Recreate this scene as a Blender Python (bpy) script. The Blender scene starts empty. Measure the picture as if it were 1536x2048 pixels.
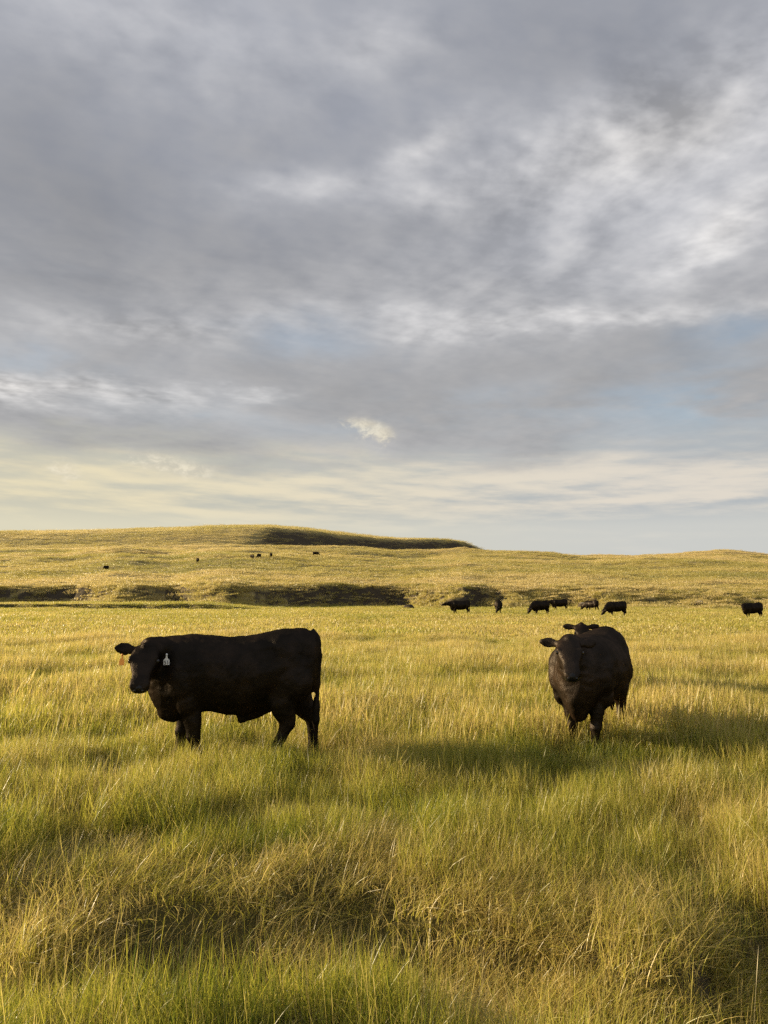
import bpy, bmesh, math, random
import numpy as np
from mathutils import Vector, Matrix
R = math.radians
sc = bpy.context.scene
C = sc.collection
random.seed(7)
rng = np.random.default_rng(11)

# ------------------------------------------------------------------ camera
CAM_H, FPX, HORIZON = 1.76, 1500.0, 1193.0      # photo pixels (1536 x 2048)
PITCH = math.atan((HORIZON - 1024) / FPX)
cd = bpy.data.cameras.new('camera')
cam = bpy.data.objects.new('camera', cd); C.objects.link(cam)
cam.location = (0, 0, CAM_H)
cam.rotation_euler = (R(90) + PITCH, 0, 0)
cd.sensor_fit = 'VERTICAL'; cd.sensor_height = 36; cd.sensor_width = 27
cd.lens = FPX / 2048 * 36
cd.clip_start = 0.1; cd.clip_end = 20000
sc.camera = cam
sc.render.resolution_x, sc.render.resolution_y = 768, 1024

def raydir(px, py):
    x = (px - 768) / FPX; v = (1024 - py) / FPX
    c, s = math.cos(PITCH), math.sin(PITCH)
    return Vector((x, c - v * s, s + v * c)).normalized()

# ------------------------------------------------------------------ light
SUN_EL, SUN_AZ = R(14.0), R(-76.0)               # azimuth from +y towards +x
sdir = Vector((math.sin(SUN_AZ) * math.cos(SUN_EL), math.cos(SUN_AZ) * math.cos(SUN_EL), math.sin(SUN_EL)))
sl = bpy.data.lights.new('sun', 'SUN'); sl.energy = 5.0; sl.angle = R(0.55); sl.color = (1.0, 0.80, 0.50)
so = bpy.data.objects.new('sun', sl); C.objects.link(so)
so.location = (-60, 25, 40)
so.rotation_euler = sdir.to_track_quat('Z', 'Y').to_euler()
sc.view_settings.view_transform = 'Standard'; sc.view_settings.look = 'None'
sc.view_settings.gamma = 1; sc.view_settings.exposure = 1.05
sc.view_settings.use_curve_mapping = False
sc.cycles.use_denoising = False
sc.cycles.max_bounces = 4; sc.cycles.diffuse_bounces = 2; sc.cycles.glossy_bounces = 1; sc.cycles.transmission_bounces = 2
sc.cycles.sample_clamp_indirect = 4; sc.cycles.use_light_tree = False; sc.cycles.adaptive_threshold = .02

# ------------------------------------------------------------------ node expression helper
class X:
    def __init__(s, nt, sock): s.nt = nt; s.s = sock
    def _m(s, op, *a, clamp=False):
        n = s.nt.nodes.new('ShaderNodeMath'); n.operation = op; n.use_clamp = clamp
        for i, v in enumerate((s,) + a):
            if isinstance(v, X): s.nt.links.new(v.s, n.inputs[i])
            else: n.inputs[i].default_value = float(v)
        return X(s.nt, n.outputs[0])
    def __add__(s, o): return s._m('ADD', o)
    __radd__ = __add__
    def __sub__(s, o): return s._m('SUBTRACT', o)
    def __rsub__(s, o): return s._m('MULTIPLY', -1)._m('ADD', o)
    def __mul__(s, o): return s._m('MULTIPLY', o)
    __rmul__ = __mul__
    def __truediv__(s, o): return s._m('DIVIDE', o)
    def max(s, o): return s._m('MAXIMUM', o)
    def min(s, o): return s._m('MINIMUM', o)
    def clamp(s): return s._m('ADD', 0, clamp=True)
    def exp(s): return s._m('EXPONENT')
    def atan2(s, o): return s._m('ARCTAN2', o)
    def asin(s): return s._m('ARCSINE')
    def step(s, a, b):
        n = s.nt.nodes.new('ShaderNodeMapRange'); n.interpolation_type = 'SMOOTHSTEP'
        s.nt.links.new(s.s, n.inputs[0])
        for i, v in enumerate((a, b, 0, 1)): n.inputs[i + 1].default_value = v
        return X(s.nt, n.outputs[0])
def comb(nt, *a):
    n = nt.nodes.new('ShaderNodeCombineXYZ')
    for i, v in enumerate(a):
        if isinstance(v, X): nt.links.new(v.s, n.inputs[i])
        else: n.inputs[i].default_value = v
    return X(nt, n.outputs[0])
def sep(nt, sock):
    n = nt.nodes.new('ShaderNodeSeparateXYZ'); nt.links.new(sock, n.inputs[0])
    return [X(nt, o) for o in n.outputs]
def noise(nt, vec, scale, detail=5, rough=0.55, dist=0.0):
    n = nt.nodes.new('ShaderNodeTexNoise'); n.noise_dimensions = '3D'
    nt.links.new(vec.s, n.inputs['Vector'])
    n.inputs['Scale'].default_value = scale; n.inputs['Detail'].default_value = detail
    n.inputs['Roughness'].default_value = rough; n.inputs['Distortion'].default_value = dist
    return X(nt, n.outputs[0])
def mixc(nt, f, a, b):
    n = nt.nodes.new('ShaderNodeMix'); n.data_type = 'RGBA'
    for k, v in ((0, f), (6, a), (7, b)):
        if isinstance(v, X): nt.links.new(v.s, n.inputs[k])
        elif k == 0: n.inputs[k].default_value = v
        else: n.inputs[k].default_value = (*v, 1)
    return X(nt, n.outputs[2])
def scalec(nt, c, f):
    n = nt.nodes.new('ShaderNodeVectorMath'); n.operation = 'SCALE'
    nt.links.new(c.s, n.inputs[0])
    if isinstance(f, X): nt.links.new(f.s, n.inputs[3])
    else: n.inputs[3].default_value = f
    return X(nt, n.outputs[0])
def lin(*c):
    return tuple(((v / 255) / 12.92 if v / 255 < 0.04 else ((v / 255 + .055) / 1.055) ** 2.4) for v in c)

# ------------------------------------------------------------------ world: sky with a broken cloud deck
world = bpy.data.worlds.new('World'); sc.world = world; world.use_nodes = True
nt = world.node_tree; nt.nodes.clear()
world.cycles.sampling_method = 'NONE'
SKYK = 2 ** -sc.view_settings.exposure
tc = nt.nodes.new('ShaderNodeTexCoord')
nv = nt.nodes.new('ShaderNodeVectorMath'); nv.operation = 'NORMALIZE'
nt.links.new(tc.outputs['Generated'], nv.inputs[0])
dx, dy, dz = sep(nt, nv.outputs[0])
zc = dz.max(0.0) + 0.085
U, V_ = dx / zc, dy / zc                          # cloud deck seen in perspective
az = dx.atan2(dy); el = dz.asin()
wn = noise(nt, comb(nt, U, V_, .37), 1.6, 5, .62); wn2 = noise(nt, comb(nt, V_, U, 3.1), 1.8, 5, .62)
azw = az + (wn - 0.5) * 0.22; elw = el + (wn2 - 0.5) * 0.10
def blob(px, py, sx, sy, amp, tilt=0.0, a=None, e=None):
    d = raydir(px, py); A = math.atan2(d.x, d.y); E = math.asin(d.z)
    a = azw if a is None else a; e = elw if e is None else e
    ua = (a - A) * math.cos(E); ue = e - E
    c, s = math.cos(R(tilt)), math.sin(R(tilt))
    u = (ua * c + ue * s) * (FPX / sx); v = (ue * c - ua * s) * (FPX / sy)
    return ((u * u + v * v) * -0.5).exp() * amp
def layer(scale, z, shift, stretch=1.0, shear=0.0, det=7, rough=.6, dist=.35):
    """cloud thickness and its sun-side relief"""
    u0, v0 = U * stretch + V_ * shear, V_
    a0 = noise(nt, comb(nt, u0, v0, z), scale, det, rough, dist)
    b0 = noise(nt, comb(nt, u0 + shift * math.sin(SUN_AZ), v0 + shift * math.cos(SUN_AZ), z), scale, det - 2, rough, dist)
    return a0, a0 - b0
t1, r1 = layer(.75, .4, .10, 1.0, 0, 5, .5, .3)
t2, r2 = layer(1.8, 5.2, .07, 1.0, .08, 7, .55, .28)
t3, r3 = layer(5.0, 8.4, .03, .9, -.15, 5, .54, .0)
wisp = (r2 * 3.4 + r3 * 1.6 + (t3 - .5) * 1.0 + .45).clamp()
dark = lite = None
for b in ((140, 230, 330, 110, -.060), (240, 45, 160, 80, .10), (560, 120, 190, 60, .05), (770, 80, 55, 34, .13),
          (180, 450, 380, 110, -.10), (1020, 140, 300, 90, -.05), (1230, 285, 210, 60, .22, 6), (1440, 200, 130, 65, .18, 20),
          (1300, 400, 260, 60, .10), (1480, 455, 65, 34, .26, 30), (835, 285, 70, 20, .18, 24), (610, 375, 80, 20, .16, 8),
          (900, 445, 170, 28, -.035), (1000, 575, 420, 60, .07), (1200, 715, 380, 45, -.075, 3), (1150, 640, 300, 15, .18, -3),
          (300, 650, 160, 18, .13, 5), (600, 760, 320, 40, -.03), (15, 790, 60, 24, .42), (215, 775, 90, 18, .22), (500, 782, 50, 10, .14),
          (820, 390, 70, 24, .10, 10), (60, 110, 110, 60, -.03), (1450, 60, 160, 60, -.03), (420, 560, 160, 30, -.03),
          (1050, 820, 420, 30, -.03, 4)):
    v = blob(*b)
    if b[4] < 0: dark = v if dark is None else dark + v
    else: lite = v if lite is None else lite + v
tex = (lite * 3.2 + dark * 2.0 + .42).clamp() + .15
L = 0.443 + (t1 - .5) * -.24 + r1 * .34 + ((t2.step(.42, .60) - .5) * -.05 + (t2 - .5) * -.09 + r2 * .62 + (t3 - .5) * .05 + r3 * .22) * tex
L = L + dark * (t2 * .8 + .75) + lite * (wisp * 1.35 + .2)
L = (L.max(0.15) * .88 + .045).min(.85) * SKYK
# colour of the deck: lavender high up, neutral below, cream towards the horizon and the sun
lav = mixc(nt, el.step(R(12), R(34)), (.99, .995, 1.02), (.925, .975, 1.12))
lav = mixc(nt, (wisp * .4 + lite * 1.8).clamp(), lav, (1.03, 1.0, .97))
deck = scalec(nt, lav, L)
# low banks of sunlit stratus
streak = noise(nt, comb(nt, az * 5, el * 36 + az * 1.2, 1.7), 1.0, 7, .58, .0)
streak2 = noise(nt, comb(nt, az * 5, el * 36 + az * 1.2 - .28, 1.7), 1.0, 6, .58, .0)
edge = streak - streak2
e2 = el + (streak - .5) * .03
band = (blob(250, 975, 700, 40, .8, 0, az, e2) + blob(1150, 950, 380, 34, .85, -1, az, e2) + blob(1480, 985, 200, 13, .7, 0, az, e2)
        + blob(500, 1035, 900, 10, .5, 0, az, e2))
low = (el + (streak - .5) * .05 + (t2 - .5) * .10).step(R(12.4), R(8.6))
warm = az.step(R(-30), R(24))
lowc = mixc(nt, warm, lin(234, 222, 188), lin(224, 216, 203))
lowgap = mixc(nt, warm, lin(203, 200, 182), lin(178, 184, 188))
lowcol = mixc(nt, (band * .8 + (streak - .5) * 1.5 + edge * 2.4 + (t2 - .5) * -.6).step(-.1, 1.15), lowgap, lowc)
lowcol = mixc(nt, el.step(R(7.0), R(4.8)) * .8, lowcol, mixc(nt, warm, lin(226, 219, 192), lin(209, 209, 203)))
deck = mixc(nt, low, deck, scalec(nt, lowcol, SKYK))
# single sunlit puffs below the deck
pf = noise(nt, comb(nt, az * 55, el * 80, 2.0), 1.0, 7, .66, .3)
def puff(px, py, sx, sy, amp, tilt=0): return blob(px, py, sx, sy, amp, tilt, az + (pf - .5) * .02, el + (pf - .5) * .015)
pm = (puff(712, 848, 24, 9, .8, -8) + puff(744, 858, 20, 13, 1.0, -20) + puff(772, 870, 14, 14, .85) + puff(345, 930, 56, 13, .95, -8)
      + puff(128, 942, 22, 16, .8))
pm = (pm + (pf - .5) * 2.4).step(-.05, 1.45) * (pm * 2.2).clamp()
deck = mixc(nt, pm.clamp() * .85, deck, scalec(nt, mixc(nt, pf.step(.35, .65), lin(214, 204, 182), lin(242, 232, 208)), SKYK))
# thin places in the deck where the clear sky shows
gap = (blob(1470, 800, 170, 55, .9, 6) + blob(600, 672, 80, 22, .6) + blob(1515, 655, 60, 20, .8) + blob(110, 715, 70, 20, .5)
       + blob(900, 830, 400, 25, .35) + (t1 - .60).step(0, .12) * -.0) * (t2 * -1.0 + 1.0).step(.36, .6)
gap = (gap + (t2 * -1 + .34).step(0, .10) * .15).clamp() * (1.0 - low) * .5
sky = nt.nodes.new('ShaderNodeTexSky'); sky.sky_type = 'NISHITA'; sky.sun_disc = False
sky.sun_elevation = SUN_EL; sky.sun_rotation = SUN_AZ
bg1 = nt.nodes.new('ShaderNodeBackground'); nt.links.new(sky.outputs[0], bg1.inputs[0]); bg1.inputs[1].default_value = 0.09
bg2 = nt.nodes.new('ShaderNodeBackground'); nt.links.new(deck.s, bg2.inputs[0]); bg2.inputs[1].default_value = 1.0
ms = nt.nodes.new('ShaderNodeMixShader'); nt.links.new(gap.s, ms.inputs[0])
nt.links.new(bg2.outputs[0], ms.inputs[1]); nt.links.new(bg1.outputs[0], ms.inputs[2])
wo = nt.nodes.new('ShaderNodeOutputWorld'); nt.links.new(ms.outputs[0], wo.inputs[0])

# ------------------------------------------------------------------ helpers: materials, meshes, tags
def mat(name, col, rough=.6, spec=.5, **kw):
    m = bpy.data.materials.new(name); m.use_nodes = True
    b = m.node_tree.nodes['Principled BSDF']
    b.inputs['Base Color'].default_value = (*col, 1); b.inputs['Roughness'].default_value = rough
    b.inputs['Specular IOR Level'].default_value = spec
    for k, v in kw.items(): b.inputs[k.replace('_', ' ')].default_value = v
    return m
def mesh_obj(name, V, F, m, parent=None, smooth=True):
    me = bpy.data.meshes.new(name); me.from_pydata(V, [], F); me.update()
    if smooth: me.shade_smooth()
    me.materials.append(m)
    o = bpy.data.objects.new(name, me); C.objects.link(o)
    if parent: o.parent = parent
    return o
def tag(o, label, cat, group=None):
    o['label'] = label; o['category'] = cat
    if group: o['group'] = group
    return o

# ------------------------------------------------------------------ terrain height
def vnoise(x, y, seed=0):
    x = np.asarray(x, float); y = np.asarray(y, float)
    xi = np.floor(x).astype(np.int64); yi = np.floor(y).astype(np.int64)
    fx = x - xi; fy = y - yi
    fx = fx * fx * fx * (fx * (fx * 6 - 15) + 10); fy = fy * fy * fy * (fy * (fy * 6 - 15) + 10)
    def h(a, b):
        n = (a * 374761393 + b * 668265263 + seed * 1442695041) & 0xffffffff
        n = ((n ^ (n >> 13)) * 1274126177) & 0xffffffff
        n = n ^ (n >> 16)
        return (n & 0xffff) / 65535.0
    return ((h(xi, yi) * (1 - fx) + h(xi + 1, yi) * fx) * (1 - fy) + (h(xi, yi + 1) * (1 - fx) + h(xi + 1, yi + 1) * fx) * fy) - .5
def fbm(x, y, o=4, seed=0):
    s = 0; a = 1.0
    for i in range(o):
        s = s + a * vnoise(x * 2 ** i + 13.7 * i, y * 2 ** i - 7.1 * i, seed + i); a *= .5
    return s
def sst(x, a, b):
    t = np.clip((x - a) / (b - a), 0, 1); return t * t * (3 - 2 * t)
# foot line of the cut bank: photo column -> distance. Falling distance = face turned to the sun.
BX = np.array([-900, -300, -60, 140, 235, 300, 345, 440, 500, 575, 785, 900, 925, 960, 1010, 1130, 1180, 1330, 1536, 1900, 2600])
BF = np.array([165, 150, 127, 133, 115, 123, 128, 110, 116, 121, 131, 109, 113, 121, 107, 114, 107, 108, 106, 104, 102.])
BW = np.array([7, 7, 4.5, 4.5, 9, 6, 4.5, 10, 7, 4.0, 4.0, 17, 7, 4.5, 16, 9, 15, 19, 24, 24, 24.])
BH = np.array([2.8, 2.8, 2.8, 2.8, 2.7, 2.8, 2.9, 3.0, 3.4, 3.6, 3.6, 3.5, 3.4, 3.4, 3.3, 3.2, 3.0, 2.9, 2.8, 2.8, 2.8])
def bank(x, y):
    col = 768 + x / np.maximum(y, 20) * FPX
    col = np.where(y > 20, col, 768 + x / 20 * FPX)
    w = fbm(x / 3.1, y / 9.0, 3, 40) * 16
    F = np.interp(col + w, BX, BF) + fbm(x / 6.0, y / 30, 5, 3) * 3.4
    W = np.interp(col, BX, BW); H = np.interp(col, BX, BH)
    return F, W, H
def height(x, y):
    x = np.asarray(x, float); y = np.asarray(y, float)
    r = np.hypot(x, y)
    h = fbm(x / 9, y / 9, 3, 1) * .22 * sst(r, 3, 14) + fbm(x / 1.3, y / 1.3, 2, 5) * .10 * np.exp(-r / 25)
    # shallow hollow between the verge and the pasture
    yl = y + .10 * x + .9 * vnoise(x / 1.1, y * 0 + 3.3, 9) + .5 * vnoise(x / .45, y / .6, 10)
    h = h - .36 * np.exp(-((yl - 3.95) / .5) ** 2) * sst(np.abs(x), 60, 10) + .05 * np.exp(-((yl - 3.1) / .5) ** 2)
    F, W, H = bank(x, y)
    t = (y - F) / W
    s = np.clip(t, 0, 1); prof = s * s * (3 - 2 * s)
    h = h + H * prof
    h = h + fbm(x / 2.4, y / 2.4, 4, 21) * 1.0 * np.exp(-((t - .45) / .55) ** 2)
    col = 768 + x / np.maximum(y, 20) * FPX
    # low cut edge of a terrace in front of the bank on the left
    cr = sst(col, 560, 400)
    te = 101 + fbm(x / 7, y * 0 + 1.5, 4, 71) * 5
    h = h + .75 * cr * sst(y, te, te + 1.1)
    # rising grassland
    yp = np.maximum(y - F - W, 0)
    top = 24.5 + 1.6 * np.cos((col - 250) / 420) + np.interp(col, [-400, 0, 560, 960, 1180, 1440, 1560, 1800], [0, 1., 1.5, .3, -1.6, 1.2, -.6, -1.5])
    rise = top * (1 - (1 - np.clip(yp / 370, 0, 1)) ** 1.35)
    fall = np.maximum(yp - 370, 0)
    h = h + rise - .00022 * fall ** 2 * np.exp(-fall / 900) * sst(fall, 0, 200) - 25 * sst(fall, 400, 2500)
    m = sst(yp, 2, 40)
    h = h + m * (fbm(x / 55, y / 38, 3, 31) * 4.0 * sst(yp, 20, 140) + fbm(x / 16, y / 9, 3, 33) * .65)
    h = h + 2.0 * np.exp(-((col - 1440) / 75) ** 2) * np.exp(-((y - 440) / 45) ** 2)
    # draw (shallow side valley) on the left slope
    dc = 1140 - (np.clip(col, 60, 420) - 190) * .10
    dist = 255 + (col - 100) * .10
    h = h - 2.2 * np.exp(-((y - dist) / 11) ** 2) * sst(col, 500, 330) * sst(col, -250, 60)
    # far hill: a flat-topped ridge running away to the right, its near flank falling from the sun
    hx = np.interp(col, [-1500, -700, 0, 150, 300, 430, 540, 590, 640, 700, 760, 820, 860, 900, 930, 955, 1000],
                   [20, 48, 77.5, 79.5, 82, 84.5, 85, 83.5, 79.5, 75, 71.5, 69.5, 69.5, 67.5, 64.5, 60.5, 56])
    edge = np.interp(y, [600, 760, 1120, 1300], [440, 540, 930, 1010])
    hm = sst(y, 540, 800) * (1 - .75 * sst(y, 1150, 2200)) * sst(col, edge + 95, edge - 30)
    h = h + np.maximum(0, hx * y / 900 - h) * hm
    h = h + fbm(x / 60, y / 60, 4, 51) * 3.5 * sst(y, 560, 800) * sst(y, 2600, 1200)
    return np.where(y > 5000, np.minimum(h, 5), h)
def hz(x, y): return float(height(np.array([x]), np.array([y]))[0])
def hit(px, py, d0=30, d1=1500):
    d = raydir(px, py); f = 1 / math.hypot(d.x, d.y)
    ds = np.arange(d0, d1, .5); X_, Y_ = d.x * f * ds, d.y * f * ds; Z = CAM_H + d.z * f * ds
    k = np.argmax(height(X_, Y_) >= Z)
    return Vector((X_[k], Y_[k], float(height(X_[k:k + 1], Y_[k:k + 1])[0])))

# ------------------------------------------------------------------ ground
def soil_material(name, a, b, c, sc_):
    m = bpy.data.materials.new(name); m.use_nodes = True; t = m.node_tree
    B = t.nodes['Principled BSDF']; B.inputs['Roughness'].default_value = .95; B.inputs['Specular IOR Level'].default_value = .1
    g = t.nodes.new('ShaderNodeNewGeometry'); p = X(t, g.outputs['Position'])
    k = noise(t, p, sc_, 8, .65); k2 = noise(t, p, sc_ * 7, 6, .6)
    col = mixc(t, k.step(.35, .65), a, b); col = mixc(t, k2.step(.5, .7), col, c)
    _, _, nz = sep(t, g.outputs['Normal'])
    col = mixc(t, nz.step(.86, .72), col, (.075, .060, .040))       # bare earth on the steep cut, its colour darkened to suggest shade
    t.links.new(col.s, B.inputs['Base Color'])
    bu = t.nodes.new('ShaderNodeBump'); bu.inputs['Strength'].default_value = .9; bu.inputs['Distance'].default_value = .35 / sc_ * .25
    t.links.new(k2.s, bu.inputs['Height']); t.links.new(bu.outputs[0], B.inputs['Normal'])
    return m
M_past = soil_material('pasture_soil', (.075, .065, .02), (.10, .085, .028), (.055, .05, .02), 1.2)
M_hill = soil_material('hill_soil', (.34, .27, .11), (.27, .22, .085), (.22, .185, .075), .12)
M_far = soil_material('far_hill_soil', (.32, .255, .105), (.25, .205, .085), (.20, .17, .075), .03)
ang = np.concatenate([np.arange(-180, -48, 4.0), np.arange(-48, -31, .8), np.arange(-31, 31, .2), np.arange(31, 48, .8), np.arange(48, 180.1, 4.0)])
rad = np.concatenate([[.4], np.geomspace(.9, 95, 130), np.arange(95.6, 150, .5), np.geomspace(150.5, 560, 150), np.geomspace(568, 1500, 90), np.geomspace(1560, 9000, 16)])
A_, R_ = np.meshgrid(np.radians(ang), rad)
GX, GY = R_ * np.sin(A_), R_ * np.cos(A_)
GZ = height(GX, GY)
na = len(ang)
idx = np.arange(GX.size).reshape(GX.shape)
q = np.stack([idx[:-1, :-1], idx[:-1, 1:], idx[1:, 1:], idx[1:, :-1]], -1).reshape(-1, 4)[:, ::-1]
cx, cy = GX.ravel()[q].mean(1), GY.ravel()[q].mean(1)
Fb, _, _ = bank(cx, cy)
zone = np.where(cy < Fb - .8, 0, np.where(np.hypot(cx, cy) < 564, 1, 2))
allv = np.stack([GX.ravel(), GY.ravel(), GZ.ravel()], 1)
def sub_mesh(name, faces, m):
    u, inv = np.unique(faces, return_inverse=True)
    o = mesh_obj(name, allv[u].tolist(), inv.reshape(-1, 4).tolist(), m)
    o['kind'] = 'structure'
    return o
sub_mesh('pasture_ground', q[zone == 0], M_past)
sub_mesh('hillside', q[zone == 1], M_hill)
sub_mesh('far_hill', q[zone == 2], M_far)

# ------------------------------------------------------------------ grass
def grass_material(name, green, lime, straw, trans=.5, vary=.75, rnd=.5):
    m = bpy.data.materials.new(name); m.use_nodes = True; t = m.node_tree; t.nodes.clear()
    at = t.nodes.new('ShaderNodeAttribute'); at.attribute_type = 'GEOMETRY'; at.attribute_name = 'tint'
    ai = t.nodes.new('ShaderNodeAttribute'); ai.attribute_type = 'INSTANCER'; ai.attribute_name = 'dry'
    tint, dry = X(t, at.outputs['Fac']), X(t, ai.outputs['Fac'])
    f = (dry + (tint - .5) * vary).clamp()
    col = mixc(t, f.step(.0, .5), green, lime); col = mixc(t, f.step(.45, 1.0), col, straw)
    oi = t.nodes.new('ShaderNodeObjectInfo')
    col = scalec(t, col, X(t, oi.outputs['Random']) * rnd + (1 - rnd / 2))
    d = t.nodes.new('ShaderNodeBsdfPrincipled'); d.inputs['Roughness'].default_value = .38; d.inputs['Specular IOR Level'].default_value = .55
    tr = t.nodes.new('ShaderNodeBsdfTranslucent')
    t.links.new(col.s, d.inputs['Base Color']); t.links.new(scalec(t, col, 1.1).s, tr.inputs['Color'])
    mx = t.nodes.new('ShaderNodeMixShader'); mx.inputs[0].default_value = trans
    t.links.new(d.outputs[0], mx.inputs[1]); t.links.new(tr.outputs[0], mx.inputs[2])
    o = t.nodes.new('ShaderNodeOutputMaterial'); t.links.new(mx.outputs[0], o.inputs[0])
    return m
M_grass = grass_material('grass_blades', (.125, .165, .02), (.38, .36, .045), (.57, .45, .16))
M_dry = grass_material('hill_grass_blades', (.23, .225, .055), (.43, .365, .10), (.58, .465, .205), .5, .4, .15)
protos = {}
def clump(name, n, rad_, h0, h1, w, lean, segs, m, seed, heads=0, mat_down=0.0, bias=.10):
    g = np.random.default_rng(seed); V = []; F = []; T = []
    for i in range(n):
        a, rr = g.uniform(0, 2 * math.pi), rad_ * math.sqrt(g.uniform())
        bx, by = rr * math.cos(a), rr * math.sin(a)
        seed_head = i < heads
        H = g.uniform(h0, h1) * (1.35 if seed_head else 1); ww = w * g.uniform(.6, 1.3) * (.5 if seed_head else 1)
        la = g.uniform(0, 2 * math.pi); l = abs(g.normal(0, lean)) * (.5 if seed_head else 1)
        lx, ly = l * math.cos(la) + bias + mat_down * g.uniform(.2, 1.2), l * math.sin(la)
        curl = g.uniform(.1, .9) * (.3 if seed_head else 1)
        fa = g.uniform(0, math.pi); wx, wy = math.cos(fa), math.sin(fa)
        base = len(V); t_ = g.uniform()
        if seed_head: t_ = .55 + .45 * t_
        for k in range(segs + 1):
            s = k / segs
            off = (s * (1 - curl) + s * s * curl * 1.6) * H
            z = H * s * (1 - .35 * min(1, (lx * lx + ly * ly)) * s) - .02
            wk = ww * (1 - s ** 2.2) * .5 if k < segs else 0
            if seed_head:
                wk = ww * .45 if s < .72 else w * .5
                if k == segs: wk = 0
            X0, Y0 = bx + lx * off, by + ly * off
            if k < segs:
                V += [(X0 - wx * wk, Y0 - wy * wk, z), (X0 + wx * wk, Y0 + wy * wk, z)]; T += [t_, t_]
            else:
                V.append((X0, Y0, z)); T.append(t_)
        for k in range(segs - 1):
            b = base + 2 * k; F.append((b, b + 1, b + 3, b + 2))
        b = base + 2 * (segs - 1); F.append((b, b + 1, b + 2))
    me = bpy.data.meshes.new(name); me.from_pydata(V, [], F); me.update()
    at = me.attributes.new('tint', 'FLOAT', 'POINT'); at.data.foreach_set('value', np.array(T, np.float32))
    me.materials.append(m)
    return bpy.data.objects.new(name, me)
def proto_set(key, objs):
    col = bpy.data.collections.new('set_' + key)
    for o in objs: col.objects.link(o)
    return col
def scatter(name, pts, rot, scl, pick, dry, col, label):
    me = bpy.data.meshes.new(name); me.from_pydata(pts.tolist(), [], []); me.update()
    def attr(n, typ, data, f):
        a = me.attributes.new(n, typ, 'POINT'); a.data.foreach_set(f, np.ascontiguousarray(data).ravel())
    attr('rot', 'FLOAT_VECTOR', rot.astype(np.float32), 'vector'); attr('scl', 'FLOAT_VECTOR', scl.astype(np.float32), 'vector')
    attr('pick', 'INT', pick.astype(np.int32), 'value'); attr('dry', 'FLOAT', dry.astype(np.float32), 'value')
    o = bpy.data.objects.new(name, me); C.objects.link(o)
    g = bpy.data.node_groups.new(name, 'GeometryNodeTree')
    g.interface.new_socket('Geometry', in_out='INPUT', socket_type='NodeSocketGeometry')
    g.interface.new_socket('Geometry', in_out='OUTPUT', socket_type='NodeSocketGeometry')
    gi, go = g.nodes.new('NodeGroupInput'), g.nodes.new('NodeGroupOutput')
    ip = g.nodes.new('GeometryNodeInstanceOnPoints'); ci = g.nodes.new('GeometryNodeCollectionInfo')
    ci.inputs['Collection'].default_value = col; ci.inputs['Separate Children'].default_value = True; ci.inputs['Reset Children'].default_value = True
    def na_(n, t):
        x = g.nodes.new('GeometryNodeInputNamedAttribute'); x.data_type = t; x.inputs[0].default_value = n; return x.outputs[0]
    e = g.nodes.new('FunctionNodeEulerToRotation')
    g.links.new(na_('rot', 'FLOAT_VECTOR'), e.inputs[0]); g.links.new(e.outputs[0], ip.inputs['Rotation'])
    g.links.new(na_('scl', 'FLOAT_VECTOR'), ip.inputs['Scale']); g.links.new(na_('pick', 'INT'), ip.inputs['Instance Index'])
    ip.inputs['Pick Instance'].default_value = True
    g.links.new(gi.outputs[0], ip.inputs['Points']); g.links.new(ci.outputs[0], ip.inputs['Instance']); g.links.new(ip.outputs[0], go.inputs[0])
    md = o.modifiers.new('blades', 'NODES'); md.node_group = g
    o['kind'] = 'stuff'; o['label'] = label; o['category'] = 'grass'
    return o
def sample(r0, r1, dens, half):
    n = int(dens * R(2 * half) / 2 * (r1 * r1 - r0 * r0))
    r = np.sqrt(rng.uniform(r0 * r0, r1 * r1, n)); a = np.radians(rng.uniform(-half, half, n))
    return r * np.sin(a), r * np.cos(a)
def finish(x, y, keep, s0, s1, nproto, tilt=.12, zs=None):
    x, y = x[keep], y[keep]; n = len(x)
    pts = np.stack([x, y, height(x, y)], 1)
    rot = np.stack([rng.normal(0, tilt, n), rng.normal(0, tilt, n), rng.uniform(-1.3, 1.3, n)], 1)
    s = rng.uniform(s0, s1, n)
    scl = np.stack([s, s, s], 1)
    return pts, rot, scl, rng.integers(0, nproto, n)

# verge and pasture close to the camera
near = proto_set('near', [clump('tuft', 56, .15, .08, .27, .0030, .30, 4, M_grass, 100 + i, heads=2 if i % 2 else 0, bias=.06) for i in range(6)])
flat = proto_set('flat', [clump('mat', 80, .20, .09, .23, .0036, .6, 5, M_grass, 140 + i, heads=1, mat_down=.7) for i in range(4)])
thatch = proto_set('thatch', [clump('thatch', 46, .17, .04, .13, .0042, .9, 3, M_grass, 160 + i, mat_down=.5) for i in range(4)])
tall = proto_set('tall', [clump('stalks', 8, .12, .18, .36, .0020, .22, 6, M_grass, 170 + i, heads=7, bias=.03) for i in range(5)])
mid = proto_set('mid', [clump('tuft', 60, .30, .15, .30, .0085, .22, 3, M_grass, 200 + i, heads=3) for i in range(6)])
fld = proto_set('field', [clump('tuft', 110, .95, .06, .16, .024, .2, 2, M_grass, 300 + i) for i in range(5)])
hil = proto_set('hill', [clump('tuft', 300, 2.4, .10, .28, .048, .2, 2, M_dry, 400 + i) for i in range(5)])
brush = proto_set('brush', [clump('tuft', 60, .45, .12, .34, .035, .3, 2, M_dry, 450 + i) for i in range(5)])
far = proto_set('far', [clump('tuft', 380, 8.0, .18, .45, .14, .2, 2, M_dry, 500 + i) for i in range(4)])

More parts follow.
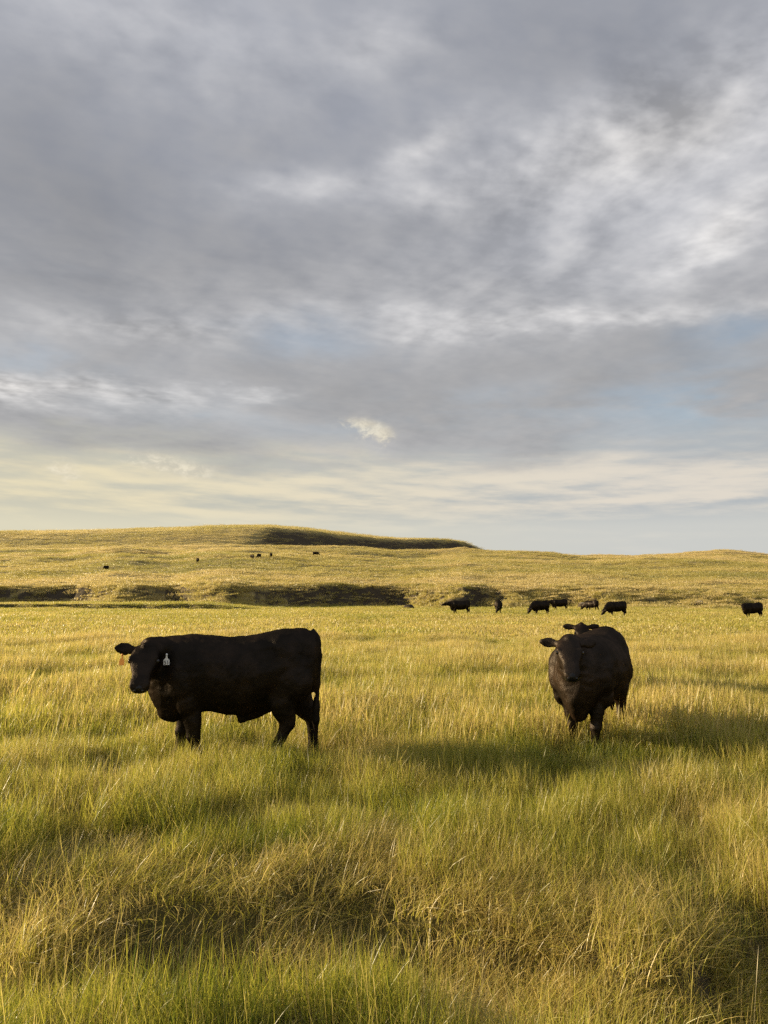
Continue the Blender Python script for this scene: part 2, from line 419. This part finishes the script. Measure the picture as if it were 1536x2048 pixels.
def verge_line(x, y): return y + .10 * x + .9 * vnoise(x / 1.1, y * 0 + 3.3, 9) + .5 * vnoise(x / .45, y / .6, 10)
x, y = sample(2.0, 9.5, 120, 40)
yl = verge_line(x, y)
hollow = np.exp(-((yl - 3.95) / .5) ** 2)
matz = sst(yl, 3.7, 4.2) * sst(yl, 5.6, 4.7)
patch = fbm(x / .9, y / .9, 3, 61)
tus = fbm(x / .38, y / .55, 2, 73) + .5 * fbm(x / 1.5, y / 1.2, 2, 74)
keep = (rng.uniform(size=len(x)) < .95 + 1.5 * patch + 1.5 * tus) & (rng.uniform(size=len(x)) > .7 * hollow) & (rng.uniform(size=len(x)) > .75 * matz)
p = finish(x, y, keep, .75, 1.2, 6)
xk, yk, ylk, pk = x[keep], y[keep], yl[keep], patch[keep]
s = np.clip(1.05 + .7 * pk + .75 * tus[keep] - .40 * hollow[keep], .45, 1.45) * (1 + .12 * sst(yk, 5.2, 6.8)) * np.where(ylk < 3.6, .9, 1.0)
p[2][:] *= s[:, None]
dry = .44 + .5 * pk - .30 * tus[keep] + .3 * matz[keep] - .18 * sst(ylk, 3.8, 3.3) + .12 * sst(yk, 6, 9)
scatter('verge_grass', *p, dry, near, 'yellow green grass of the verge and near pasture')
x, y = sample(3.0, 7.0, 95, 42); yl = verge_line(x, y)
matz = sst(yl, 3.7, 4.2) * sst(yl, 5.8, 4.8) * (.55 + .9 * vnoise(x / .8, y / .5, 66))
keep = rng.uniform(size=len(x)) < matz
p = finish(x, y, keep, .8, 1.25, 4)
p[1][:, 2] = rng.normal(0, 1.1, len(p[0]))
scatter('matted_grass', *p, .74 + .3 * vnoise(p[0][:, 0] / .7, p[0][:, 1] / .7, 67) + 0 * p[0][:, 0], flat, 'matted straw coloured grass lying beyond the verge')
x, y = sample(2.3, 9.0, 15, 42); yl = verge_line(x, y)
keep = rng.uniform(size=len(x)) < np.where(yl < 3.9, 1.0, .12)
p = finish(x, y, keep, .7, 1.3, 5, .1)
scatter('seed_stalks', *p, .60 + .35 * rng.uniform(-1, 1, len(p[0])), tall, 'tall thin seed stalks standing above the verge grass')
x, y = sample(2.0, 9.5, 70, 40)
p = finish(x, y, np.ones(len(x), bool), .7, 1.3, 4)
p[1][:, 2] = rng.uniform(-3.1, 3.1, len(p[0]))
scatter('thatch', *p, .80 + .5 * fbm(x / .6, y / .6, 2, 72), thatch, 'low dead thatch under the standing grass')
# pasture
x, y = sample(9.0, 32, 32, 40)
patch = fbm(x / 2.2, y / 2.2, 3, 62) + .5 * fbm(x / .6, y / .9, 2, 75)
p = finish(x, y, np.ones(len(x), bool), .8, 1.2, 6)
p[2][:] *= np.clip(1.1 + .9 * patch, .5, 1.6)[:, None]
scatter('pasture_grass', *p, .56 + .16 * sst(y, 10, 30) + .45 * patch, mid, 'golden green grass covering the pasture around the cattle')
x, y = sample(31, 128, 3.4, 38)
Fb, Wb, _ = bank(x, y)
keep = y < Fb - .3
patch = fbm(x / 7, y / 7, 3, 63)
p = finish(x, y, keep, .8, 1.2, 5)
scatter('distant_pasture_grass', *p, (.72 + .35 * patch - .14 * sst(y, 55, 95))[keep], fld, 'pale golden grass of the far pasture below the bank')
# slopes
x, y = sample(112, 575, .30, 36)
Fb, Wb, _ = bank(x, y)
t = (y - Fb) / Wb
patch = .7 * fbm(x / 30, y / 9, 4, 64) + .7 * fbm(x / 130, y / 34, 3, 69)
keep = (t > -.05) & (rng.uniform(size=len(x)) > .5 * np.exp(-((t - .45) / .45) ** 2) * (Wb < 6)) & (rng.uniform(size=len(x)) > -.2 - 1.2 * patch)
p = finish(x, y, keep, .8, 1.2, 5)
scatter('hillside_grass', *p, (.64 + .85 * patch)[keep], hil, 'dry golden grass on the slope above the bank')
x, y = sample(100, 150, 4.0, 38)
Fb, Wb, _ = bank(x, y); t = (y - Fb) / Wb
keep = (t > -.1) & (y < Fb + Wb + 3) & (rng.uniform(size=len(x)) > .55 * np.exp(-((t - .45) / .4) ** 2) * (Wb < 7))
patch = fbm(x / 6, y / 6, 4, 68)
p = finish(x, y, keep, .8, 1.6, 5)
scatter('bank_grass', *p, (.55 + .5 * patch)[keep], brush, 'rough tussocky grass on the cut bank')
x, y = sample(560, 1500, .028, 34)
patch = fbm(x / 90, y / 40, 4, 65)
p = finish(x, y, rng.uniform(size=len(x)) > -.2 - 1.0 * patch, .8, 1.2, 4)
keep = np.ones(len(p[0]), bool)
scatter('far_hill_grass', *p, .62 + .5 * fbm(p[0][:, 0] / 90, p[0][:, 1] / 40, 4, 65), far, 'dry grass on the long hill behind the slope')

# ------------------------------------------------------------------ cattle
def coat_material(name, col, gloss):
    m = bpy.data.materials.new(name); m.use_nodes = True; t = m.node_tree; t.nodes.clear()
    tcn = t.nodes.new('ShaderNodeTexCoord'); p = X(t, tcn.outputs['Object'])
    a = noise(t, p, 4, 5, .65); hair = noise(t, comb(t, *[q_ * s_ for q_, s_ in zip(sep(t, p.s), (45, 80, 30))]), 1, 5, .7)
    lump = noise(t, p, 9, 4, .6)
    c = mixc(t, a.step(.40, .68), col, tuple(v * k for v, k in zip(col, (2.6, 2.0, 1.6))))
    bu = t.nodes.new('ShaderNodeBump'); bu.inputs['Strength'].default_value = .6; bu.inputs['Distance'].default_value = .012
    t.links.new((hair + lump * 1.2).s, bu.inputs['Height'])
    d = t.nodes.new('ShaderNodeBsdfDiffuse'); t.links.new(c.s, d.inputs[0]); t.links.new(bu.outputs[0], d.inputs['Normal'])
    g = t.nodes.new('ShaderNodeBsdfGlossy'); g.inputs['Roughness'].default_value = .44; g.inputs[0].default_value = (1, .86, .74, 1); t.links.new(bu.outputs[0], g.inputs['Normal'])
    mx = t.nodes.new('ShaderNodeMixShader'); t.links.new(((a * 1.4 + .3) * gloss).s, mx.inputs[0])
    t.links.new(d.outputs[0], mx.inputs[1]); t.links.new(g.outputs[0], mx.inputs[2])
    o = t.nodes.new('ShaderNodeOutputMaterial'); t.links.new(mx.outputs[0], o.inputs[0])
    return m
M_coat = coat_material('black_coat', (.0055, .0045, .0033), .015)
M_brown = coat_material('brownish_black_coat', (.0072, .0050, .0032), .026)
M_nose = mat('wet_black_nose', (.010, .009, .009), .3, .3)
M_eye = mat('dark_eye', (.008, .006, .005), .06, .7)
M_tagw = mat('white_tag_plastic', (.72, .72, .70), .4)
M_tago = mat('orange_tag_plastic', (.75, .30, .03), .4, Transmission_Weight=.0)
M_ink = mat('tag_ink', (.02, .02, .02), .6)

class Build:
    def __init__(s): s.V = []; s.F = []
    def loft(s, rings):
        """rings: (centre, side, up, half_side, r_up, r_down, exponent)"""
        n = 20; base = len(s.V)
        for c, sd, up, hw, ru, rd, e, *egg in rings:
            for k in range(n):
                a = 2 * math.pi * k / n; ca, sa = math.cos(a), math.sin(a)
                xx = math.copysign(abs(ca) ** (2 / e), ca); yy = math.copysign(abs(sa) ** (2 / e), sa)
                if egg: xx *= 1 - egg[0] * max(0, -yy) ** 1.3
                s.V.append(c + sd * (xx * hw) + up * (yy * (ru if yy > 0 else rd)))
        m = len(rings)
        for i in range(m - 1):
            for k in range(n):
                a, b = base + i * n + k, base + i * n + (k + 1) % n
                s.F.append((a, b, b + n, a + n))
        s.F.append(tuple(base + k for k in range(n))[::-1]); s.F.append(tuple(base + (m - 1) * n + k for k in range(n)))
    def tube(s, pts, radii, flat=1.0):
        pts = [Vector(p) for p in pts]; rings = []
        for i, p in enumerate(pts):
            d = (pts[min(i + 1, len(pts) - 1)] - pts[max(i - 1, 0)]).normalized()
            sd = Vector((0, 1, 0)); sd = (sd - d * sd.dot(d)); sd = sd.normalized() if sd.length > .05 else Vector((1, 0, 0))
            up = d.cross(sd)
            r = radii[i]; rx, ry = r if isinstance(r, tuple) else (r, r * flat)
            rings.append((p, sd, up, ry, rx, rx, 2.0))
        s.loft(rings)
    def ball(s, c, r, rot=None):
        b = bmesh.new(); bmesh.ops.create_icosphere(b, subdivisions=2, radius=1)
        base = len(s.V)
        for v in b.verts:
            q_ = Vector((v.co.x * r[0], v.co.y * r[1], v.co.z * r[2]))
            if rot: q_ = rot @ q_
            s.V.append(Vector(c) + q_)
        s.F += [tuple(base + v.index for v in f.verts) for f in b.faces]; b.free()

TORSO_BULL = [(-.875, 1.20, .86, .10), (-.83, 1.335, .72, .21), (-.72, 1.405, .64, .28), (-.50, 1.40, .60, .315), (-.30, 1.36, .545, .335),
              (-.08, 1.325, .47, .35), (.10, 1.315, .475, .36), (.30, 1.33, .52, .35), (.50, 1.345, .49, .33), (.66, 1.335, .40, .30),
              (.78, 1.315, .46, .25), (.87, 1.29, .58, .20), (.94, 1.25, .72, .14)]
TORSO_COW = [(-.875, 1.16, .86, .10), (-.83, 1.29, .72, .22), (-.72, 1.345, .62, .29), (-.50, 1.345, .55, .33), (-.30, 1.32, .48, .37),
             (-.08, 1.295, .445, .385), (.10, 1.29, .44, .39), (.30, 1.305, .455, .38), (.50, 1.315, .45, .365), (.66, 1.305, .41, .325),
             (.80, 1.27, .38, .25), (.91, 1.20, .47, .17), (.97, 1.12, .60, .11)]
HEADR = [(-.06, .075, .03, .10), (-.02, .105, .06, .15), (.05, .12, .075, .19), (.12, .125, .07, .21), (.18, .122, .06, .215), (.25, .100, .045, .20),
         (.33, .080, .035, .165), (.40, .076, .028, .135), (.455, .086, .03, .125), (.505, .086, .022, .115), (.535, .066, .0, .10), (.552, .035, -.03, .07)]
def head_frame(pos, yaw, pitch, roll=0):
    f = Vector((math.cos(yaw) * math.cos(pitch), math.sin(yaw) * math.cos(pitch), -math.sin(pitch)))
    s = Vector((-math.sin(yaw), math.cos(yaw), 0)); u = f.cross(s)
    if roll:
        q_ = Matrix.Rotation(roll, 3, f); s, u = q_ @ s, q_ @ u
    return Vector(pos), f, s, u
def make_cow(name, torso, head, feet, voxel=.02, hs=1.0, sheath=False, udder=False, ear_droop=(.05, .05), tail=True, neck_r=(.36, .25, .17, .12), es=1.0, hwid=1.0, coat=None, leg=1.0, parts=True):
    """head=(pos, yaw, pitch[, roll]); feet: x offsets and lateral offsets of FL FR HL HR"""
    B = Build(); Y, Z = Vector((0, 1, 0)), Vector((0, 0, 1))
    B.loft([(Vector((x, 0, (a + b) / 2)), Y, Z, w, (a - b) / 2, (a - b) / 2, 2.35 if sheath else 2.2, float(np.interp(x, (-.6, -.2, .2, .5, .7), (.25, .12, .15, .22, .25) if sheath else (.25, .12, .18, .42, .52)))) for x, a, b, w in torso])
    P0, f, s, u = head_frame(*head)
    hp = lambda a, b, c: P0 + (f * a + s * b + u * c) * hs
    B.loft([(hp(a, 0, 0), s, u, w * hs * hwid, t * hs, b * hs, 2.5) for a, w, t, b in HEADR])
    B.ball(hp(.0, 0, .055), (.06 * hs, .06 * hs, .05 * hs))                                     # poll
    for sd in (1, -1): B.ball(hp(.155, sd * .105 * hwid, .035), (.045 * hs, .032 * hs, .03 * hs), Matrix((f, s, u)).transposed())   # brow ridges
    B.ball(hp(.16, 0, -.12), (.13 * hs, .115 * hs * hwid, .13 * hs), Matrix((f, s, u)).transposed())  # cheeks
    # neck
    a0, a3 = Vector((.58, 0, torso[8][1] - .36)), hp(.03, 0, -.10)
    a1 = a0 + Vector((.30, 0, .03)); a2 = a3 - f * .10 * hs - (a3 - a0).normalized() * .16 + Vector((0, 0, .02))
    rings = []
    for i in range(9):
        t = i / 8; p_ = a0 * (1 - t) ** 3 + a1 * 3 * t * (1 - t) ** 2 + a2 * 3 * t * t * (1 - t) + a3 * t ** 3
        d = ((a1 - a0) * (1 - t) ** 2 + (a2 - a1) * 2 * t * (1 - t) + (a3 - a2) * t * t).normalized()
        sd = Z.cross(d); sd = sd.normalized(); up = d.cross(sd)
        k = t ** .8
        rh = neck_r[0] * (1 - k) + neck_r[2] * k; rw = neck_r[1] * (1 - k) + neck_r[3] * k
        rings.append((p_, sd, up, rw, rh, rh, 2.2))
    B.loft(rings)
    # ears
    for i, sd in enumerate((1, -1)):
        o = hp(.015, sd * .09, .0); ax = (s * sd - u * ear_droop[i] * 2 - f * .18).normalized()
        wd = (Z - f * .25); wd = (wd - ax * wd.dot(ax)).normalized(); th = ax.cross(wd).normalized()
        rr = []
        for l, w_, t_ in ((0, .034, .032), (.04, .038, .028), (.08, .054, .024), (.12, .067, .021), (.165, .064, .019), (.205, .046, .017), (.24, .02, .013)):
            rr.append((o + ax * l * hs * es + th * (.012 if .05 < l < .2 else 0), wd, th, w_ * hs * es, t_ * hs, t_ * hs, 2.0))
        B.loft(rr)
    # legs
    (fl, fr, hl, hr) = feet
    for sd, (ox, oy) in ((1, fl), (-1, fr)):
        y0 = sd * .17
        def c(t): return y0 + (sd * oy - y0 + sd * .13 * 0) * t
        prof = [(.86, .0, .0, .17, .10), (.70, .02, .0, .14, .10), (.56, .03, .1, .105, .085), (.44, .03, .3, .078, .066), (.34, .03, .5, .062, .056),
                (.28, .04, .65, .060, .055), (.22, .03, .75, .046, .043), (.13, .02, .9, .042, .040), (.085, .02, 1, .050, .046), (.05, .035, 1, .052, .046), (.0, .05, 1, .066, .055)]
        B.tube([(.47 + dx_ + ox * max(0, (.86 - z_) / .86) ** 1.1, c(t), z_) for z_, dx_, t, _, _ in prof], [(a * (1 if z_ > .5 else leg), b * (1 if z_ > .5 else leg)) for z_, _, _, a, b in prof])
        sw = torso[8][3]; B.ball((.54, sd * (sw - .09), .88), (.17, .10, .27)); B.ball((.50, sd * (sw - .11), .66), (.13, .09, .17))
    for sd, (ox, oy) in ((1, hl), (-1, hr)):
        y0 = sd * .17
        def c(t): return y0 + (sd * oy - y0) * t
        prof = [(1.0, .02, .0, .25, .13), (.86, .02, .0, .24, .14), (.72, .02, .0, .18, .125), (.60, -.005, .1, .128, .095), (.52, -.05, .25, .098, .076), (.45, -.10, .4, .082, .060),
                (.39, -.125, .5, .070, .052), (.32, -.115, .6, .053, .046), (.22, -.10, .75, .046, .043), (.13, -.085, .9, .046, .043), (.085, -.08, 1, .053, .049), (.05, -.065, 1, .053, .048), (.0, -.045, 1, .066, .056)]
        B.tube([(-.60 + dx_ + ox * max(0, (1.0 - z_)) ** 1.1, c(t), z_) for z_, dx_, t, _, _ in prof], [(a * (1 if z_ > .6 else leg), b * (1 if z_ > .6 else leg)) for z_, _, _, a, b in prof])
        B.ball((-.47, sd * .17, torso[3][1] - .17), (.20, .10, .12)); B.ball((-.62, sd * .2, .84), (.20, .13, .24))
    B.ball((.70, 0, .53 if sheath else .47), (.15, .10, .12))                                                        # brisket
    if sheath: B.tube([(-.34, 0, .60), (-.16, 0, .50), (-.06, 0, .45), (-.035, 0, .41), (-.03, 0, .385)], [.10, .085, .06, .04, .015])
    if udder: B.ball((-.42, 0, .58), (.17, .14, .12))
    if tail:
        zt = torso[2][1]
        B.tube([(-.78, 0, zt - .05), (-.85, .01, zt - .10), (-.88, .015, zt - .30), (-.875, .02, zt - .55), (-.86, .02, .66), (-.85, .02, .55), (-.85, .02, .40), (-.85, .02, .28)],
               [.055, .042, .034, .028, .026, .042, .048, .014])
    me = bpy.data.meshes.new('tmp'); me.from_pydata([tuple(v) for v in B.V], [], B.F); me.update()
    tmp = bpy.data.objects.new('tmp', me); C.objects.link(tmp)
    rm = tmp.modifiers.new('r', 'REMESH'); rm.mode = 'VOXEL'; rm.voxel_size = voxel
    sm = tmp.modifiers.new('s', 'SMOOTH'); sm.factor = .5; sm.iterations = 5 if voxel < .022 else 2
    dg = bpy.context.evaluated_depsgraph_get(); dg.update()
    body = bpy.data.meshes.new_from_object(tmp.evaluated_get(dg)); body.name = 'body'
    bpy.data.objects.remove(tmp); body.materials.clear(); body.materials.append(coat or M_coat)
    # sculpt: hollows at flank, behind the shoulder, before the shoulder, under the hips; faint ribs and skin folds
    n = len(body.vertices); co = np.empty(n * 3); body.vertices.foreach_get('co', co); co = co.reshape(-1, 3)
    no = np.empty(n * 3); body.vertex_normals.foreach_get('vector', no); no = no.reshape(-1, 3)
    side_ = np.abs(no[:, 1])
    def dent(cx_, cz_, rx_, rz_): return np.exp(-((co[:, 0] - cx_) / rx_) ** 2 - ((co[:, 2] - cz_) / rz_) ** 2) * side_
    dsp = (-.038 * dent(-.33, 1.12, .13, .12) - .022 * dent(.30, .92, .07, .25) - .022 * dent(.74, 1.0, .06, .20) - .02 * dent(-.74, 1.12, .08, .10)
           + .016 * dent(-.47, 1.21, .07, .06) + .014 * dent(.60, 1.12, .06, .18) - .018 * dent(-.36, .72, .10, .12) + .012 * dent(-.62, .85, .16, .2))
    dsp = dsp + .0035 * np.sin(co[:, 0] * 62 + co[:, 2] * 9) * dent(.0, .88, .22, .22)
    dsp = dsp + .010 * fbm(co[:, 0] * 5 + 3 * co[:, 1], co[:, 2] * 5, 3, 81) * (co[:, 2] > .5) + .006 * fbm(co[:, 0] * 22 + 9 * co[:, 1], co[:, 2] * 22, 2, 82)
    body.vertices.foreach_set('co', (co + no * dsp[:, None]).ravel()); body.update(); body.shade_smooth()
    root = bpy.data.objects.new(name, None); C.objects.link(root); root.empty_display_size = .3
    bo = bpy.data.objects.new('body', body); C.objects.link(bo); bo.parent = root
    if parts:
        for sd in (1, -1):
            e = Build(); e.ball(hp(.175, sd * .117 * hwid, .008), (.024 * hs,) * 3)
            mesh_obj('eye', [tuple(v) for v in e.V], e.F, M_eye, root)
        nb = Build()
        nb.ball(hp(.500, 0, -.048), (.060 * hs, .080 * hs * hwid, .064 * hs), Matrix((f, s, u)).transposed())
        mu = mesh_obj('muzzle', [tuple(v) for v in nb.V], nb.F, M_nose, root)
        for sd in (1, -1):
            e = Build(); e.ball(hp(.546, sd * .042, -.026), (.013 * hs, .016 * hs, .012 * hs), Matrix((f, s, u)).transposed())
            mesh_obj('nostril', [tuple(v) for v in e.V], e.F, M_eye, mu)
    return root, hp, (P0, f, s, u)
def ear_tag(root, hp, fr, sd, m, number=None, face=None):
    """a flag shaped tag hanging from the ear, turned to 'face' (local direction)"""
    P0, f, s, u = fr
    ax = (s * sd - f * .18).normalized(); top = hp(.015, sd * .09, 0) + ax * .125 - Vector((0, 0, .035)) + f * .03 + Vector(face).normalized() * .06
    n = Vector(face).normalized(); dn = Vector((0, 0, -1)); dn = (dn - n * dn.dot(n)).normalized(); rt = n.cross(dn)
    out = [(-.008, 0), (.008, 0), (.010, .045), (.036, .075), (.036, .135), (-.036, .135), (-.036, .075), (-.010, .045)]
    out = [(a * .82, b * .82) for a, b in out]
    V = [tuple(top + rt * a + dn * b + n * d) for d in (.0018, -.0018) for a, b in out]; k = len(out)
    F = [tuple(range(k)), tuple(range(2 * k - 1, k - 1, -1))] + [(i, k + i, k + (i + 1) % k, (i + 1) % k) for i in range(k)]
    o = mesh_obj('ear_tag', V, F, m, root, smooth=False)
    b = Build(); b.ball(top + n * .004 + dn * .004, (.011, .011, .011)); mesh_obj('tag_button', [tuple(v) for v in b.V], b.F, m, o)
    if number:
        cu = bpy.data.curves.new('n', 'FONT'); cu.body = number; cu.size = .054; cu.align_x = 'CENTER'; cu.offset = .0013
        t_ = bpy.data.objects.new('n', cu); C.objects.link(t_); dg = bpy.context.evaluated_depsgraph_get(); dg.update()
        me = bpy.data.meshes.new_from_object(t_.evaluated_get(dg)); bpy.data.objects.remove(t_)
        me.name = 'tag_number'; me.materials.clear(); me.materials.append(M_ink)
        M = Matrix.Identity(4); cc = top + dn * .105 + n * .0035
        for r_ in range(3): M[r_][0] = rt[r_]; M[r_][1] = -dn[r_]; M[r_][2] = n[r_]; M[r_][3] = cc[r_]
        me.transform(M); no = bpy.data.objects.new('tag_number', me); C.objects.link(no); no.parent = o
    return o
def place(root, x, y, heading, label, cat, group=None, dz=0, s=1.0):
    root.location = (x, y, hz(x, y) + dz); root.rotation_euler = (0, 0, R(heading)); root.scale = (s, s, s)
    tag(root, label, cat, group)
def copy_tree(o, parent=None):
    c = o.copy(); C.objects.link(c); c.parent = parent
    for ch in o.children: copy_tree(ch, c)
    return c

STAND = ((.0, .15), (.0, .15), (.0, .16), (.0, .16))
# the bull, broadside, head turned to the camera
bull, hp, fr = make_cow('bull', TORSO_BULL, (Vector((.93, .22, 1.195)), R(90), R(47)), ((-.12, .15), (.15, .16), (.31, .17), (-.16, .17)),
                        .016, .92, sheath=True, neck_r=(.32, .27, .19, .16), ear_droop=(.03, .0), es=1.15, hwid=1.3, leg=1.25)
ear_tag(bull, hp, fr, 1, M_tagw, '51', (-.25, 1, .10))
ear_tag(bull, hp, fr, -1, M_tago, None, (.35, .9, .1))
place(bull, -1.59, 8.3, 186, 'black bull standing broadside alone with a white number tag in its ear', 'bull')
# the cow walking at the camera
cowA, hp, fr = make_cow('cow', TORSO_COW, (Vector((1.10, .01, 1.245)), R(20), R(37)), ((.10, .13), (-.08, .13), (.05, .16), (-.12, .16)), .016, .95, ear_droop=(.06, .02), udder=True, hwid=1.12, leg=1.2, coat=M_brown)
place(cowA, 2.51, 9.15, 241, 'black cow facing the camera with its right shoulder sunlit, another cow behind it', 'cow')
cowB, hp, fr = make_cow('cow', TORSO_COW, (Vector((1.05, .05, 1.385)), R(25), R(36)), STAND, .02, 1.05, ear_droop=(.0, .0))
place(cowB, 3.66, 13.1, 237, 'black cow mostly hidden behind another, only its head and ears showing', 'cow', s=.86)

# herd in the far pasture: four poses, each a mesh of its own
graze, *_ = make_cow('cow', TORSO_COW, (Vector((1.32, .06, .60)), R(8), R(58)), ((.12, .15), (-.14, .15), (.10, .16), (-.10, .16)), .028)
walk, *_ = make_cow('cow', TORSO_COW, (Vector((1.30, .02, 1.12)), R(4), R(22)), ((.16, .15), (-.16, .15), (.14, .16), (-.12, .16)), .028)
side, *_ = make_cow('cow', TORSO_COW, (Vector((1.20, -.10, .62)), R(-35), R(58)), STAND, .028)
look, *_ = make_cow('cow', TORSO_COW, (Vector((1.10, .15, 1.16)), R(55), R(45)), ((.08, .15), (-.06, .15), (.12, .16), (-.10, .16)), .028)
used = set()
GH = 'herd grazing in the far pasture'
def put(proto, px, d, heading, label, group, s=1.0):
    r = proto if id(proto) not in used else copy_tree(proto)
    used.add(id(proto)); dd = raydir(px, 1225); k = d / dd.y
    place(r, dd.x * k, d, heading, label, 'cow', group, 0, s)
put(walk, 921, 70, 183, 'distant black cow walking with head stretched forward, tail hanging clear', GH)
put(side, 997, 70, 262, 'distant black cow seen end on with its head lowered to one side', GH)
put(graze, 1082, 67, 207, 'distant black cow grazing, nose in grass, between an end-on cow and a smaller one', GH)
put(walk, 1120, 88, 178, 'smaller distant black cow with lowered head close under the bank', GH)
put(graze, 1184, 88, 128, 'distant black cow turned away, head hidden, in front of the bank foot', GH)
put(graze, 1234, 63, 197, 'large distant black cow grazing on the outer side of the group', GH)
put(look, 1506, 61, 196, 'lone distant black cow standing apart, head raised, looking at camera', GH)
GP = 'cattle scattered on the upper slope'
for proto, px, py, hd, lab in ((side, 212, 1143.5, 262, 'tiny black cow seen end on, low on the slope beside a shallow draw'), (side, 395, 1126.5, 285, 'tiny black cow alone on the slope between the draw and a close pair'), (side, 504, 1118.5, 300, 'tiny black cow of a close pair on the slope, the lower one with nose down'), (side, 518, 1117.5, 255, 'tiny black cow of a close pair on the slope, the upper rounder one'), (side, 542, 1116, 272, 'tiny narrow black cow between the close pair and the broadside one on the slope'), (graze, 631, 1112, 350, 'tiny black cow standing broadside highest on the golden slope')):
    r = copy_tree(proto); p_ = hit(px, py, 150)
    place(r, p_.x, p_.y, hd, lab, 'cow', GP)

# ------------------------------------------------------------------ boulders at the foot of the bank
M_rock = soil_material('boulder_stone', (.20, .17, .12), (.28, .24, .17), (.14, .12, .09), 3.0)
def boulder(px, d, r, label, seed, m=M_rock, squash=.7):
    b = bmesh.new(); bmesh.ops.create_icosphere(b, subdivisions=3, radius=r); g = random.Random(seed)
    o = [Vector((g.uniform(-1, 1), g.uniform(-1, 1), g.uniform(-1, 1))).normalized() for _ in range(14)]; l = [r * g.uniform(.72, 1.0) for _ in o]
    for v in b.verts:
        for n_, k in zip(o, l):
            e = v.co.dot(n_) - k
            if e > 0: v.co -= n_ * e * .85
        v.co.z *= squash
    me = bpy.data.meshes.new('boulder'); b.to_mesh(me); b.free(); me.shade_smooth(); me.materials.append(m)
    ob = bpy.data.objects.new('boulder', me); C.objects.link(ob)
    dd = raydir(px, 1210); k = d / dd.y; ob.location = (dd.x * k, d, hz(dd.x * k, d) + r * squash * .35)
    tag(ob, label, 'boulder', 'boulders at the bank foot'); return ob
M_dark = soil_material('dark_stone', (.035, .03, .022), (.05, .042, .03), (.02, .018, .014), 3.0)
boulder(818, 100, .85, 'dark rounded boulder alone in the pasture below the sunlit spur', 3, M_dark, .6)
boulder(1166, 108, .75, 'pale rounded boulder beside the turned away cow at the bank', 4, M_rock, .9)
boulder(1400, 112, .8, 'weathered low boulder in the grass below the bank near the lone cow', 8, M_rock, .7)
